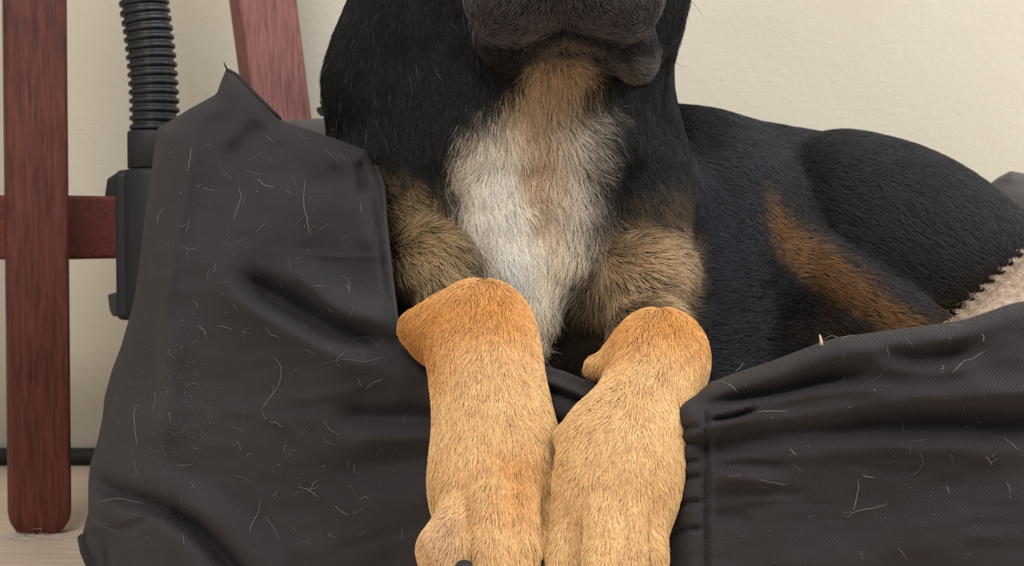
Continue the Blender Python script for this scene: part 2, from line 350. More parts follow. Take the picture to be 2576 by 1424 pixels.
def fold_height(X, Y_):
    """how far the cloth stands out towards the room in front (metres)"""
    h = np.zeros_like(X); A = lambda line, w_, a, **k: stroke(X, Y_, line, w_, a, **k)
    # left corner: collapsed side with a deep pinch below it
    h += A([(520, 640), (640, 765), (760, 835), (880, 885), (1010, 912)], 66, 0.024, asym=44)          # lip under the pinch
    h += A([(545, 690), (640, 722), (740, 775), (840, 830), (960, 868), (1010, 878)], 36, -0.036)        # the pinch
    h += A([(640, 655), (760, 700), (860, 775), (960, 815), (1015, 830)], 50, 0.018)                      # padded edge over it
    h += A([(700, 520), (820, 500), (900, 560), (950, 700)], 60, 0.008)
    h += A([(690, 560), (560, 600), (470, 700)], 70, 0.005)
    h += A([(505, 270), (482, 400), (470, 480), (440, 620), (418, 780), (412, 880)], 16, 0.006, asym=55)
    h += A([(448, 330), (440, 420), (425, 520), (400, 640)], 30, -0.006)
    h += A([(560, 180), (600, 270), (590, 360), (560, 400)], 40, 0.006)
    h += A([(700, 320), (640, 335), (590, 385), (575, 430)], 26, -0.008)
    h += A([(720, 350), (800, 380), (900, 400)], 40, 0.006)
    h += A([(905, 395), (912, 450), (915, 500)], 14, -0.012)
    h += A([(870, 425), (820, 450), (760, 455)], 26, -0.005)
    h += A([(880, 480), (910, 560), (920, 640)], 26, 0.006)
    h += A([(928, 430), (945, 520), (958, 620), (972, 720), (990, 840)], 7, -0.005)
    h += A([(947, 450), (962, 560), (973, 650), (985, 760), (998, 850)], 9, 0.006)
    # left side folds
    h += A([(405, 760), (420, 900), (412, 1040), (430, 1160)], 40, 0.007)
    h += A([(380, 860), (385, 960), (375, 1060)], 22, -0.006)
    h += A([(560, 430), (680, 480), (800, 560), (880, 640)], 55, 0.004)
    # front panel
    h += A([(740, 930), (900, 935), (1100, 960)], 45, 0.008)
    h += A([(820, 1035), (960, 1050), (1160, 1055)], 30, -0.014)
    h += A([(840, 1110), (980, 1095), (1180, 1092)], 34, 0.011)
    h += A([(820, 1190), (960, 1170), (1160, 1165)], 36, -0.006)
    h += A([(880, 1260), (1000, 1250), (1160, 1245)], 40, 0.005)
    # bottom-left pinch
    h += A([(214, 1196), (300, 1238), (400, 1272), (470, 1310), (540, 1370), (610, 1450), (690, 1540)], 22, -0.026, taper=False)
    h += A([(215, 1150), (330, 1190), (450, 1245), (560, 1320), (680, 1430)], 46, 0.012, taper=False)
    h += A([(230, 1260), (300, 1290), (400, 1330), (480, 1400), (560, 1500)], 34, 0.012, taper=False)
    h += A([(262, 1330), (320, 1326), (390, 1300)], 12, -0.008)
    h += A([(212, 1345), (250, 1350), (272, 1385), (275, 1440)], 12, -0.010, taper=False)
    h += A([(620, 1360), (800, 1400), (1000, 1410)], 70, 0.006)
    # between the legs
    h += A([(1330, 930), (1400, 945), (1480, 978), (1560, 1010)], 8, -0.006, taper=False)
    h += A([(1330, 950), (1400, 966), (1480, 1000), (1560, 1030)], 8, 0.005, taper=False)
    h += A([(1330, 968), (1400, 988), (1480, 1018)], 8, -0.008, taper=False)
    h += A([(1340, 1020), (1430, 1040), (1520, 1060)], 30, 0.007, taper=False)
    # right part: rolled rim and gathers
    h += A([(1760, 990), (1900, 955), (2050, 905), (2180, 880), (2350, 850), (2576, 800)], 34, 0.012)
    h += A([(1750, 1022), (1850, 1005), (1960, 985), (2080, 955), (2200, 945)], 15, -0.012)
    h += A([(1750, 1040), (1850, 1026), (1960, 1004), (2100, 985), (2300, 975)], 20, 0.009)
    h += A([(1762, 1062), (1850, 1046), (1920, 1020)], 7, -0.010)
    h += A([(1770, 1085), (1900, 1060), (2060, 1040), (2300, 1005), (2650, 985)], 34, 0.011, taper=False)
    h += A([(1780, 1120), (1950, 1098), (2150, 1078), (2400, 1070), (2650, 1068)], 36, -0.011, taper=False)
    h += A([(1785, 1155), (1950, 1125), (2150, 1118), (2400, 1122), (2650, 1135)], 40, 0.010)
    h += A([(1785, 1178), (1840, 1172), (1890, 1170), (2010, 1172)], 13, -0.005)
    h += A([(1785, 1206), (1860, 1202), (1960, 1215)], 18, 0.006)
    h += A([(1785, 1248), (1860, 1242), (1900, 1240), (2050, 1246)], 15, -0.004)
    h += A([(1785, 1300), (1900, 1310)], 20, -0.004)
    h += A([(2180, 872), (2250, 888), (2330, 905), (2410, 888), (2470, 850)], 24, -0.006)
    h += A([(2150, 905), (2250, 925), (2400, 930), (2500, 900)], 30, 0.006)
    h += A([(1776, 1040), (1778, 1180), (1776, 1300), (1779, 1500), (1779, 1800)], 6, -0.004, taper=False)
    h += A([(1790, 1060), (1794, 1400), (1794, 1800)], 14, 0.003, taper=False)
    h += A([(1735, 1040), (1740, 1200), (1738, 1500), (1738, 1800)], 30, 0.006, taper=False)
    for yy in (1075, 1112, 1160, 1200, 1262, 1330): h += A([(1690, yy + 14), (1735, yy + 2), (1774, yy)], 9, -0.005)
    h += A([(1850, 1420), (2150, 1380), (2600, 1360)], 70, 0.005)
    rw = np.random.default_rng(41)
    for _ in range(34):                                                                      # small random creases
        x0, y0 = (rw.uniform(380, 980), rw.uniform(330, 1380)) if rw.random() < 0.6 else (rw.uniform(1820, 2560), rw.uniform(900, 1400))
        a_ = rw.uniform(-0.5, 0.9) if x0 < 1000 else rw.uniform(-0.25, 0.1); l_ = rw.uniform(60, 190); c_ = rw.uniform(-0.4, 0.4)
        ln = [(x0 - l_ * math.cos(a_), y0 - l_ * math.sin(a_)), (x0, y0 + c_ * 40), (x0 + l_ * math.cos(a_), y0 + l_ * math.sin(a_))]
        h += A(ln, rw.uniform(8, 22), rw.uniform(-0.0022, 0.0022))
    return h
def bed_depth(X, Y_):
    base = D0(X)
    up = np.clip((900 - Y_) / 700, 0, 1.1)
    base = base + 0.10 * up ** 1.3 * np.clip((1250 - X) / 300, 0, 1)                        # the tall corner leans away
    lx = np.interp(Y_, [170, 320, 560, 800, 1000, 1200, 1400, 2000], [560, 470, 430, 420, 400, 360, 360, 360])
    base = base + 0.060 * np.clip((lx + 30 - X) / 190, 0, 1.2) ** 1.7                            # round the left corner
    base = base + 0.00007 * np.clip(1424 - Y_, 0, 700) * 0.5 * np.clip((X - 1500) / 500, 0, 1)
    p = np.stack([X / 1000, Y_ / 1000, 0 * X], -1)
    und = 0.0050 * noise3(p * [1, 1.6, 1], 5, 3) + 0.0016 * noise3(p * [1, 2.2, 1], 14, 4)
    return base - fold_height(X, Y_) + und
def pillow(name, poly, depth_fn, half, round_px, m, parent, step, gx, gy, uvrot=0.0):
    X, Y_ = np.meshgrid(gx.astype(float), gy.astype(float), indexing='ij'); sd = poly_sd(X, Y_, poly); ins = sd < -0.35 * step
    cell = ins[:-1, :-1] | ins[1:, :-1] | ins[1:, 1:] | ins[:-1, 1:]
    need = np.zeros_like(ins); need[:-1, :-1] |= cell; need[1:, :-1] |= cell; need[1:, 1:] |= cell; need[:-1, 1:] |= cell
    rim = need & ~ins; qx, qy = poly_near(X[rim], Y_[rim], poly); X = X.copy(); Y_ = Y_.copy(); X[rim] = qx; Y_[rim] = qy
    idx = np.full(X.shape, -1); idx[need] = np.arange(need.sum()); x, y = X[need], Y_[need]; r = rim[need]
    s = np.clip(-poly_sd(x, y, poly) / round_px, 0, 1); prof = np.sqrt(np.clip(1 - (1 - s) ** 2, 0, 1))
    Dc = depth_fn(x, y); front = Dc + half * (1 - prof); Df = front.copy(); Db = Dc + half + half * prof + 0.012 * prof
    Df[r] = Dc[r] + half; n = len(x)
    bidx = np.arange(n) + n; bidx[r] = np.arange(n)[r]
    vf = W(x, y, Df); vb = W(x, y, Db); vb[:, 2] = np.maximum(vb[:, 2], 0.002); vf[:, 2] = np.maximum(vf[:, 2], 0.002)
    i, j = np.nonzero(cell); q = np.stack([idx[i, j], idx[i, j + 1], idx[i + 1, j + 1], idx[i + 1, j]], 1)
    verts = np.concatenate([vf, vb]); faces = np.concatenate([q, bidx[q][:, ::-1]])
    used = np.zeros(len(verts), bool); used[faces.ravel()] = True; remap = np.cumsum(used) - 1
    verts = verts[used]; faces = remap[faces]
    uv = np.stack([verts[:, 0], verts[:, 2]], 1)
    return np_mesh(name, verts, faces, m, parent, uv=uv)
o = under(pillow('front_side', OUT, bed_depth, 0.035, 46, M_FAB, None, STEP, gx, gy), bed)
# piping along the flap seam and a small pull of thread at its tip
def on_bed(line, lift=0.0015, n=10):
    P = np.array(catmull(line, n, closed=False)); s = np.clip(-poly_sd(P[:, 0], P[:, 1], OUT) / 46, 0, 1); prof = np.sqrt(np.clip(1 - (1 - s) ** 2, 0, 1))
    d = bed_depth(P[:, 0], P[:, 1]) + 0.035 * (1 - prof) - lift; return [Vector(v_) for v_ in W(P[:, 0], P[:, 1], d)]
under(tube('piping', on_bed([(574, 178), (600, 194), (640, 236), (680, 276), (704, 300)], 0.002), 0.0016, M_PIPE, None, 8), bed)
under(tube('piping', on_bed([(944, 420), (962, 470), (968, 560), (976, 640), (988, 740), (1000, 845)], 0.002), 0.0019, M_FAB, None, 8), bed)
under(tube('thread_end', [V(572, 176, 0.99), V(567, 166, 0.985), V(563, 156, 0.985)], [0.0007, 0.0006, 0.0003], M_PIPE, None, 6), bed)
under(tube('piping_end', [V(207, 1352, 1.045), V(221, 1385, 1.035), V(240, 1420, 1.02), V(256, 1465, 1.01)], [0.004, 0.006, 0.007, 0.006], M_PIPE, None, 12), bed)
# back side
BO = [(600, 318), (700, 304), (815, 297), (1000, 310), (1300, 345), (1700, 385), (2200, 470), (2440, 478), (2482, 468), (2510, 447), (2542, 430), (2576, 436), (2640, 450),
      (2700, 480), (2720, 700), (2700, 1100), (1300, 1120), (560, 1080), (560, 700), (575, 400)]
bs = 12; bx_ = np.arange(530, 2760, bs); by_ = np.arange(270, 1160, bs)
def back_depth(X, Y_):
    h = stroke(X, Y_, [(700, 320), (760, 330), (830, 345), (900, 350)], 16, -0.008) + stroke(X, Y_, [(700, 345), (770, 360), (830, 366)], 18, 0.006)
    h += stroke(X, Y_, [(2500, 462), (2545, 446), (2620, 462)], 9, 0.008)
    return 1.36 - h + 0.004 * noise3(np.stack([X / 1000, Y_ / 1000, 0 * X], -1), 6, 9)
under(pillow('back_side', BO, back_depth, 0.045, 60, M_FAB_IN, None, bs, bx_, by_), bed)
# right and left sides (behind the front piece, hardly seen) and the floor panel
def side(name, x0, y0, x1, y1, z0, z1, hw, m):
    rings = []
    dx, dy = x1 - x0, y1 - y0; L_ = math.hypot(dx, dy); nx, ny = -dy / L_, dx / L_
    for s_ in np.linspace(0, 1, 14):
        zt_ = z0 + (z1 - z0) * s_; cx, cy = x0 + dx * s_, y0 + dy * s_; r_ = []
        for k in range(16):
            th = 2 * math.pi * k / 16; c_, si = math.cos(th), math.sin(th); e = 0.55
            r_.append((cx + nx * hw * math.copysign(abs(c_) ** e, c_), cy + ny * hw * math.copysign(abs(c_) ** e, c_), 0.004 + (zt_ - 0.004) * (0.5 + 0.5 * math.copysign(abs(si) ** e, si))))
        rings.append(r_)
    o = prism(name, rings, m, None, 0); o.data.polygons.foreach_set('use_smooth', [True] * len(o.data.polygons)); return under(o, bed)
side('left_side', -0.205, 1.10, -0.215, 1.33, 0.24, 0.26, 0.026, M_FAB)
side('right_side', 0.335, 0.70, 0.60, 1.30, 0.24, 0.28, 0.032, M_FAB)

# fleece cushion
def cushion():
    n, m_ = 90, 60; vs_ = []; Xs = np.linspace(-0.19, 0.40, n)
    for top in (1, 0):
        for i, u in enumerate(np.linspace(0, 1, n)):
            for j_, v_ in enumerate(np.linspace(0, 1, m_)):
                y = 0.955 + v_ * 0.35; wl = -0.20; wr = 0.40 + 0.12 * v_; x = wl + (wr - wl) * u
                e = min(u * 9, (1 - u) * 25); f_ = min(v_, 1 - v_) * 7; k_ = math.sqrt(max(0, 1 - (1 - min(e, 1)) ** 2)) * math.sqrt(max(0, 1 - (1 - min(f_, 1)) ** 2))
                hi = max(0.115, min(0.30, 0.211 + (u - 0.868) * 0.60))
                z = 0.055 + (hi - 0.055) * k_ if top else 0.055 - 0.049 * k_
                vs_.append((x, y, z))
    fs = []
    for s_ in (0, 1):
        o_ = s_ * n * m_
        for i in range(n - 1):
            for j_ in range(m_ - 1):
                q = (o_ + i * m_ + j_, o_ + (i + 1) * m_ + j_, o_ + (i + 1) * m_ + j_ + 1, o_ + i * m_ + j_ + 1); fs.append(q if s_ == 0 else q[::-1])
    o = np_mesh('cushion', np.array(vs_), np.array(fs), M_FLEECE)
    import bmesh
    b = bmesh.new(); b.from_mesh(o.data); bmesh.ops.remove_doubles(b, verts=b.verts, dist=1e-5); b.to_mesh(o.data); b.free(); o.data.polygons.foreach_set('use_smooth', [True] * len(o.data.polygons)); return o
under(cushion(), bed)

# ---------------------------------------------------------------- the dog: one continuous body
class Field:
    def __init__(s, lo, hi, h):
        s.lo = np.array(lo, float); s.h = h; s.n = np.ceil((np.array(hi) - s.lo) / h).astype(int) + 1
        s.F = np.full(s.n, 0.2, np.float32)
    def _win(s, lo, hi):
        a = np.clip(np.floor((np.array(lo) - s.lo) / s.h).astype(int), 0, s.n); b = np.clip(np.ceil((np.array(hi) - s.lo) / s.h).astype(int) + 1, 0, s.n)
        if (b <= a).any(): return None
        g = [s.lo[i] + s.h * np.arange(a[i], b[i]) for i in range(3)]
        return (slice(a[0], b[0]), slice(a[1], b[1]), slice(a[2], b[2])), np.stack(np.meshgrid(*g, indexing='ij'), -1)
    def merge(s, win, d, k, sub=False):
        A = s.F[win]
        if sub: d = -d; hh = np.clip(0.5 - 0.5 * (A - d) / k, 0, 1); s.F[win] = A * (1 - hh) + d * hh + k * hh * (1 - hh)
        else: hh = np.clip(0.5 + 0.5 * (A - d) / k, 0, 1); s.F[win] = A * (1 - hh) + d * hh - k * hh * (1 - hh)
    def ell(s, c, r, k=0.02, rot=None, sub=False):
        c = np.array(c, float); r = np.array(r, float); R = np.array(rot.to_matrix()) if rot else np.eye(3)
        m = (r.max() if rot else r) + k + 2 * s.h; w_ = s._win(c - m, c + m)
        if w_ is None: return
        q = (w_[1] - c) @ R; k0 = np.linalg.norm(q / r, axis=-1); k1 = np.linalg.norm(q / (r * r), axis=-1)
        s.merge(w_[0], k0 * (k0 - 1) / np.maximum(k1, 1e-9), k, sub)
    def cap(s, p0, p1, r0, r1, k=0.015, flat=1.0, sub=False):
        """tapered limb; flat > 1 makes it thinner front to back"""
        p0 = np.array(p0, float); p1 = np.array(p1, float); m = max(r0, r1) + k + 2 * s.h
        w_ = s._win(np.minimum(p0, p1) - m, np.maximum(p0, p1) + m)
        if w_ is None: return
        ax = p1 - p0; t = np.clip(((w_[1] - p0) @ ax) / (ax @ ax + 1e-12), 0, 1)[..., None]
        dlt = w_[1] - p0 - t * ax
        if flat != 1.0: dlt = dlt * np.array([1, flat, 1])
        s.merge(w_[0], (np.linalg.norm(dlt, axis=-1) - (r0 + (r1 - r0) * t[..., 0])) / max(1, flat ** 0.5), k, sub)
    def mesh(s):
        F_ = s.F; n = np.array(F_.shape) - 1
        ins = F_ < 0; cnt = np.zeros(n, np.int8)
        offs = [(a, b, c) for a in (0, 1) for b in (0, 1) for c in (0, 1)]
        sl_ = lambda A, o: A[o[0]:o[0] + n[0], o[1]:o[1] + n[1], o[2]:o[2] + n[2]]
        for o in offs: cnt += sl_(ins, o)
        act = np.argwhere((cnt > 0) & (cnt < 8)); idx = np.full(n, -1, np.int64); idx[act[:, 0], act[:, 1], act[:, 2]] = np.arange(len(act))
        acc = np.zeros((len(act), 3)); num = np.zeros(len(act))
        for o in offs:
            for ax in range(3):
                if o[ax]: continue
                o2 = list(o); o2[ax] = 1
                f0 = F_[act[:, 0] + o[0], act[:, 1] + o[1], act[:, 2] + o[2]]; f1 = F_[act[:, 0] + o2[0], act[:, 1] + o2[1], act[:, 2] + o2[2]]
                m = (f0 < 0) != (f1 < 0); t = np.where(m, f0 / np.where(m, f0 - f1, 1), 0)
                p = np.array(o, float)[None] + np.zeros((len(act), 3)); p[:, ax] = t; acc += p * m[:, None]; num += m
        V_ = s.lo + s.h * (act + acc / num[:, None]); quads = []
        for ax in range(3):
            u, v_ = (ax + 1) % 3, (ax + 2) % 3
            A = [slice(None)] * 3; B = [slice(None)] * 3; A[ax] = slice(0, -1); B[ax] = slice(1, None)
            ch = np.argwhere(ins[tuple(A)] != ins[tuple(B)]); ok = (ch[:, u] > 0) & (ch[:, v_] > 0) & (ch[:, u] < n[u]) & (ch[:, v_] < n[v_]) & (ch[:, ax] < n[ax]); ch = ch[ok]
            e = np.eye(3, dtype=int)
            q = np.stack([idx[tuple((ch - d).T)] for d in (e[u] * 0, e[u], e[u] + e[v_], e[v_])], 1)
            fl = ins[tuple(ch.T)]; q = np.where(fl[:, None], q, q[:, ::-1]); quads.append(q)
        q = np.concatenate(quads); q = q[(q >= 0).all(1)]
        for _ in range(2):
            sm = np.zeros_like(V_); c_ = np.zeros(len(V_))
            for a, b in ((0, 1), (1, 2), (2, 3), (3, 0)):
                for x, y in ((a, b), (b, a)):
                    for d in range(3): sm[:, d] += np.bincount(q[:, x], V_[q[:, y], d], len(V_))
                    c_ += np.bincount(q[:, x], minlength=len(V_))
            V_ = 0.5 * V_ + 0.5 * sm / np.maximum(c_, 1)[:, None]
        return V_, q

B = Field((-0.19, 0.66, 0.015), (0.56, 1.42, 0.605), 0.0025)
def P(px, py, Y): return W(px, py, Y)
def rp(r, Y): return r * Y / F
def cap(a, b, k=0.015, flat=1.0, sub=False): B.cap(P(*a[:3]), P(*b[:3]), rp(a[3], a[2]), rp(b[3], b[2]), k, flat, sub)
def ell(c, r, k=0.02, rot=None, sub=False): B.ell(P(*c), [rp(r[0], c[2]), r[1], rp(r[2], c[2])], k, rot, sub)
from mathutils import Euler
E = lambda x=0, y=0, z=0: Euler((math.radians(x), math.radians(y), math.radians(z)))
# trunk from the shoulders back to the rump
B.cap(P(1330, 640, 1.06), P(1720, 660, 1.17), 0.112, 0.110, 0.03)
B.cap(P(1640, 610, 1.15), P(2240, 670, 1.31), 0.108, 0.100, 0.03)
ell((1790, 620, 1.15), (140, 0.10, 300), 0.03)
B.cap(P(1680, 440, 1.17), P(2150, 490, 1.27), 0.047, 0.045, 0.03)
# haunch and thigh, folded knee towards the front
ell((2290, 612, 1.17), (385, 0.088, 222), 0.006, E(0, 30, 0))
ell((2110, 480, 1.165), (150, 0.065, 138), 0.012)
ell((2480, 740, 1.20), (250, 0.09, 210), 0.02, E(0, 30, 0))
B.cap(P(1995, 610, 1.115), P(2330, 850, 1.085), 0.020, 0.024, 0.012)
B.cap(P(2060, 740, 1.12), P(2300, 920, 1.07), 0.014, 0.02, 0.006)
# belly, tucked in
B.cap(P(1700, 900, 1.12), P(2100, 860, 1.17), 0.07, 0.05, 0.03)
# chest and neck
B.cap(P(1280, 120, 1.02), P(1285, 520, 1.02), 0.108, 0.105, 0.03)
B.cap(P(1012, 215, 1.02), P(1005, 560, 1.02), 0.050, 0.055, 0.03)
B.cap(P(1065, -60, 1.02), P(1018, 200, 1.02), 0.040, 0.048, 0.03)
B.cap(P(1475, 40, 1.01), P(1560, 480, 1.02), 0.040, 0.054, 0.03)
B.cap(P(1340, 420, 0.985), P(1345, 720, 0.975), 0.088, 0.046, 0.03)
B.cap(P(1330, 600, 0.94), P(1350, 835, 0.905), 0.045, 0.008, 0.015)
# ridges of loose fur on the chest
B.cap(P(1235, 340, 0.93), P(1275, 640, 0.92), 0.028, 0.020, 0.018)
B.cap(P(1450, 330, 0.93), P(1420, 620, 0.925), 0.026, 0.020, 0.018)
B.cap(P(1385, 170, 0.925), P(1400, 330, 0.93), 0.030, 0.022, 0.02)
B.cap(P(1352, 330, 0.882), P(1345, 600, 0.858), 0.006, 0.004, 0.012, sub=True)
# shoulders and upper arms
ell((1075, 560, 0.985), (135, 0.055, 190), 0.012, E(0, -16, 0))
ell((1090, 655, 0.935), (118, 0.045, 95), 0.008)
ell((1040, 430, 1.02), (140, 0.06, 130), 0.03)
ell((1610, 560, 0.985), (118, 0.055, 210), 0.014, E(0, 6, 0))
ell((1612, 690, 0.94), (122, 0.045, 108), 0.010)
ell((1520, 760, 0.96), (110, 0.04, 70), 0.02)
# forelegs: upper part foreshortened, wrist on the rim, pastern and paw hanging over it
def smooth_leg(pts, k, flat):
    L_ = catmull(pts, 4, closed=False)
    for a, b in zip(L_[:-1], L_[1:]): cap(tuple(a), tuple(b), k, flat)
cap((1075, 640, 0.96, 95), (1195, 870, 0.86, 78), 0.01)
cap((1600, 700, 0.96, 92), (1645, 950, 0.845, 80), 0.01)
smooth_leg([(1185, 822, 0.822, 94), (1215, 830, 0.808, 106), (1218, 900, 0.798, 120), (1230, 985, 0.790, 120), (1243, 1080, 0.785, 130), (1243, 1170, 0.780, 138), (1240, 1235, 0.776, 138), (1238, 1285, 0.782, 120)], 0.006, 1.35)
cap((1050, 826, 0.832, 42), (1110, 822, 0.822, 60), 0.010)
cap((1100, 850, 0.82, 62), (1190, 880, 0.81, 90), 0.012, 1.2)
cap((1368, 1080, 0.785, 16), (1362, 1140, 0.785, 20), 0.006)
smooth_leg([(1650, 890, 0.800, 104), (1662, 905, 0.790, 112), (1640, 980, 0.780, 110), (1600, 1060, 0.770, 118), (1568, 1130, 0.762, 144), (1554, 1210, 0.755, 150), (1542, 1280, 0.752, 138), (1532, 1340, 0.758, 116)], 0.002, 1.35)
cap((1500, 925, 0.805, 24), (1570, 920, 0.80, 50), 0.012)
cap((1430, 1100, 0.768, 27), (1480, 1070, 0.766, 40), 0.006)
# toes
for seg in (((1160, 1290, 0.758, 48), (1122, 1385, 0.742, 62), (1125, 1440, 0.738, 56)),
            ((1235, 1250, 0.752, 46), (1238, 1380, 0.736, 43), (1240, 1500, 0.728, 46)),
            ((1310, 1260, 0.752, 38), (1314, 1390, 0.738, 36), (1316, 1500, 0.730, 40)),
            ((1352, 1290, 0.765, 34), (1365, 1370, 0.752, 32), (1364, 1430, 0.748, 34)),
            ((1440, 1300, 0.748, 42), (1432, 1400, 0.738, 42), (1425, 1480, 0.732, 46)),
            ((1518, 1290, 0.730, 38), (1517, 1400, 0.716, 38), (1515, 1520, 0.706, 50)),
            ((1585, 1290, 0.732, 34), (1582, 1400, 0.718, 34), (1580, 1520, 0.708, 46)),
            ((1635, 1300, 0.745, 38), (1632, 1400, 0.734, 38), (1622, 1470, 0.730, 42))):
    for a, b in zip(seg[:-1], seg[1:]): cap(a, b, 0.004)
for x, y0, y1, Y in ((1194, 1290, 1440, 0.722), (1281, 1340, 1500, 0.717), (1341, 1310, 1450, 0.729), (1482, 1370, 1480, 0.708), (1552, 1400, 1520, 0.697), (1610, 1400, 1480, 0.708)):
    
    cap((x, y0, Y + 0.004, 4), (x - 3, y1, Y + 0.002, 15), 0.004, sub=True); cap((x, y0 + 25, Y + 0.010, 5), (x - 3, y1, Y + 0.011, 15), 0.003, sub=True)
# muzzle, lips, chin, head
B.cap(P(1425, -60, 0.86), P(1420, 30, 0.97), 0.050, 0.075, 0.03)
ell((1292, -12, 0.840), (118, 0.055, 118), 0.006, E(0, -8, 0))
ell((1545, -15, 0.840), (118, 0.055, 118), 0.006, E(0, 8, 0))
ell((1425, -60, 0.83), (150, 0.05, 120), 0.02)
ell((1425, 66, 0.870), (84, 0.030, 56), 0.003)
ell((1290, 105, 0.892), (88, 0.026, 62), 0.014)
ell((1585, 115, 0.882), (60, 0.026, 84), 0.008, E(0, -14, 0))
ell((1530, 95, 0.880), (80, 0.026, 56), 0.006)
B.cap(P(1420, -330, 1.00), P(1420, -120, 0.96), 0.078, 0.085, 0.03)
ell((1120, -235, 1.00), (52, 0.035, 150), 0.010, E(0, 14, 0)); ell((1715, -250, 1.00), (48, 0.035, 140), 0.010, E(0, -10, 0))
ell((1425, -230, 0.865), (70, 0.03, 55), 0.015)
LIP = [(1205, 98), (1262, 118), (1340, 106), (1420, 66), (1500, 92), (1562, 112), (1640, 94)]
for Yl in (0.822, 0.832, 0.842, 0.852, 0.862, 0.872):
    LL = catmull(LIP, 3, closed=False)
    for a, b in zip(LL[:-1], LL[1:]): cap((a[0], a[1], Yl, 6), (b[0], b[1], Yl, 6), 0.003, sub=True)
V_, Q_ = B.mesh()
print('dog body', len(V_), len(Q_))
# coat colours laid out over the body: black ground, tan points, pale chest, painted sheen on flank and haunch
BLACK = np.array([0.0066, 0.0064, 0.0074])
COATS = [  # outline, softness, colour, how much black is mixed in
    ([(930, 470), (1010, 450), (1120, 500), (1185, 570), (1215, 700), (1170, 760), (1040, 745), (960, 700), (930, 560)], 38, (0.17, 0.115, 0.062), 0.45),
    ([(960, 520), (1040, 500), (1120, 570), (1165, 650), (1150, 720), (1060, 720), (985, 690)], 40, (0.62, 0.44, 0.235), 0.42),
    ([(1530, 560), (1620, 500), (1720, 480), (1760, 560), (1745, 700), (1745, 800), (1640, 800), (1560, 820), (1470, 860), (1400, 820), (1430, 740), (1490, 640)], 42, (0.20, 0.135, 0.075), 0.35),
    ([(1560, 620), (1640, 590), (1725, 610), (1735, 720), (1710, 770), (1620, 770), (1530, 760), (1520, 690)], 42, (0.70, 0.48, 0.27), 0.40),
    ([(1350, 105), (1400, 90), (1465, 120), (1485, 180), (1462, 250), (1440, 300), (1460, 420), (1400, 520), (1330, 500), (1290, 400), (1262, 310), (1275, 240), (1310, 170)], 16, (0.64, 0.47, 0.29), 0.08),
    ([(1195, 335), (1245, 300), (1330, 290), (1430, 300), (1490, 262), (1505, 275), (1440, 305), (1455, 350), (1450, 430), (1455, 520), (1490, 590), (1470, 680), (1420, 740), (1375, 800), (1352, 850), (1305, 790), (1235, 720), (1200, 620), (1170, 530), (1150, 430), (1162, 370)], 22, (0.80, 0.67, 0.50), 0.04),
    ([(1415, 300), (1450, 295), (1465, 400), (1465, 520), (1440, 560), (1400, 470)], 40, (0.70, 0.60, 0.50), 0.14),
    ([(1185, 380), (1240, 330), (1305, 350), (1325, 520), (1345, 640), (1345, 720), (1270, 700), (1215, 600), (1180, 500)], 30, (0.93, 0.86, 0.75), 0.0),
    ([(1320, 290), (1370, 300), (1400, 420), (1375, 540), (1335, 530), (1315, 400)], 26, (0.50, 0.34, 0.20), 0.05),
    ([(1738, 200), (1928, 250), (1922, 1050), (1738, 1050)], 12, (0.0340, 0.0360, 0.0430), 0.0),  # flank: bluish window sheen painted into the black coat
    ([(1925, 490), (1960, 540), (2010, 585), (2080, 640), (2150, 700), (2250, 765), (2345, 830), (2260, 850), (2150, 795), (2060, 745), (1990, 695), (1944, 640), (1928, 570)], 14, (0.27, 0.135, 0.055), 0.2),
    ([(1918, 640), (1985, 700), (2060, 760), (2200, 860), (2300, 950), (1918, 1000)], 14, (0.006, 0.006, 0.007), 0.0),
    ([(2060, 775), (2100, 785), (2200, 860), (2260, 920), (2120, 920), (2020, 840)], 26, (0.060, 0.036, 0.020), 0.2),
    ([(2340, 760), (2480, 700), (2560, 760), (2460, 850), (2340, 850)], 30, (0.075, 0.045, 0.024), 0.3),
]
MUZ = [  # on the muzzle only
    ([(1150, -220), (1700, -220), (1700, 0), (1665, 95), (1640, 215), (1530, 190), (1480, 140), (1340, 150), (1300, 200), (1215, 160), (1170, 40)], 14, (0.058, 0.052, 0.054), 0.25),
    ([(1345, 85), (1420, 75), (1500, 90), (1505, 125), (1420, 122), (1345, 130)], 12, (0.12, 0.098, 0.075), 0.5),
    ([(1540, 110), (1650, 90), (1655, 190), (1600, 225), (1540, 190)], 16, (0.075, 0.064, 0.054), 0.45),
    ([(1190, 118), (1340, 118), (1310, 210), (1210, 195)], 14, (0.022, 0.017, 0.015), 0.3),
    ([(1205, 90), (1262, 110), (1340, 98), (1420, 56), (1500, 82), (1562, 102), (1640, 84), (1640, 104), (1562, 126), (1500, 106), (1420, 80), (1340, 122), (1262, 134), (1205, 112)], 8, (0.012, 0.009, 0.009), 0.0),
]
LEGS = [
    ([(900, 650), (1900, 650), (1900, 1700), (900, 1700)], 5, (0.92, 0.59, 0.285), 0.0),
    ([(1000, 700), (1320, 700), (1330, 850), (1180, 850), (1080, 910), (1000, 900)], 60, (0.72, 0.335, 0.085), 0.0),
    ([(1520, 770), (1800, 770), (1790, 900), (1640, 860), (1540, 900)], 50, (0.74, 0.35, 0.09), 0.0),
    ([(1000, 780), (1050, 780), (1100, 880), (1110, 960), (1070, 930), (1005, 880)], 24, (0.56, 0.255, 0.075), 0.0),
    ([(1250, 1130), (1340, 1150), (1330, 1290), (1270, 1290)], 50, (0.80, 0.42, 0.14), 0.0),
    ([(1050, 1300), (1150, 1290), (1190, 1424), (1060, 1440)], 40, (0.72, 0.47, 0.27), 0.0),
    ([(1370, 1080), (1400, 1080), (1400, 1160), (1375, 1160)], 10, (0.35, 0.23, 0.13), 0.1),
]
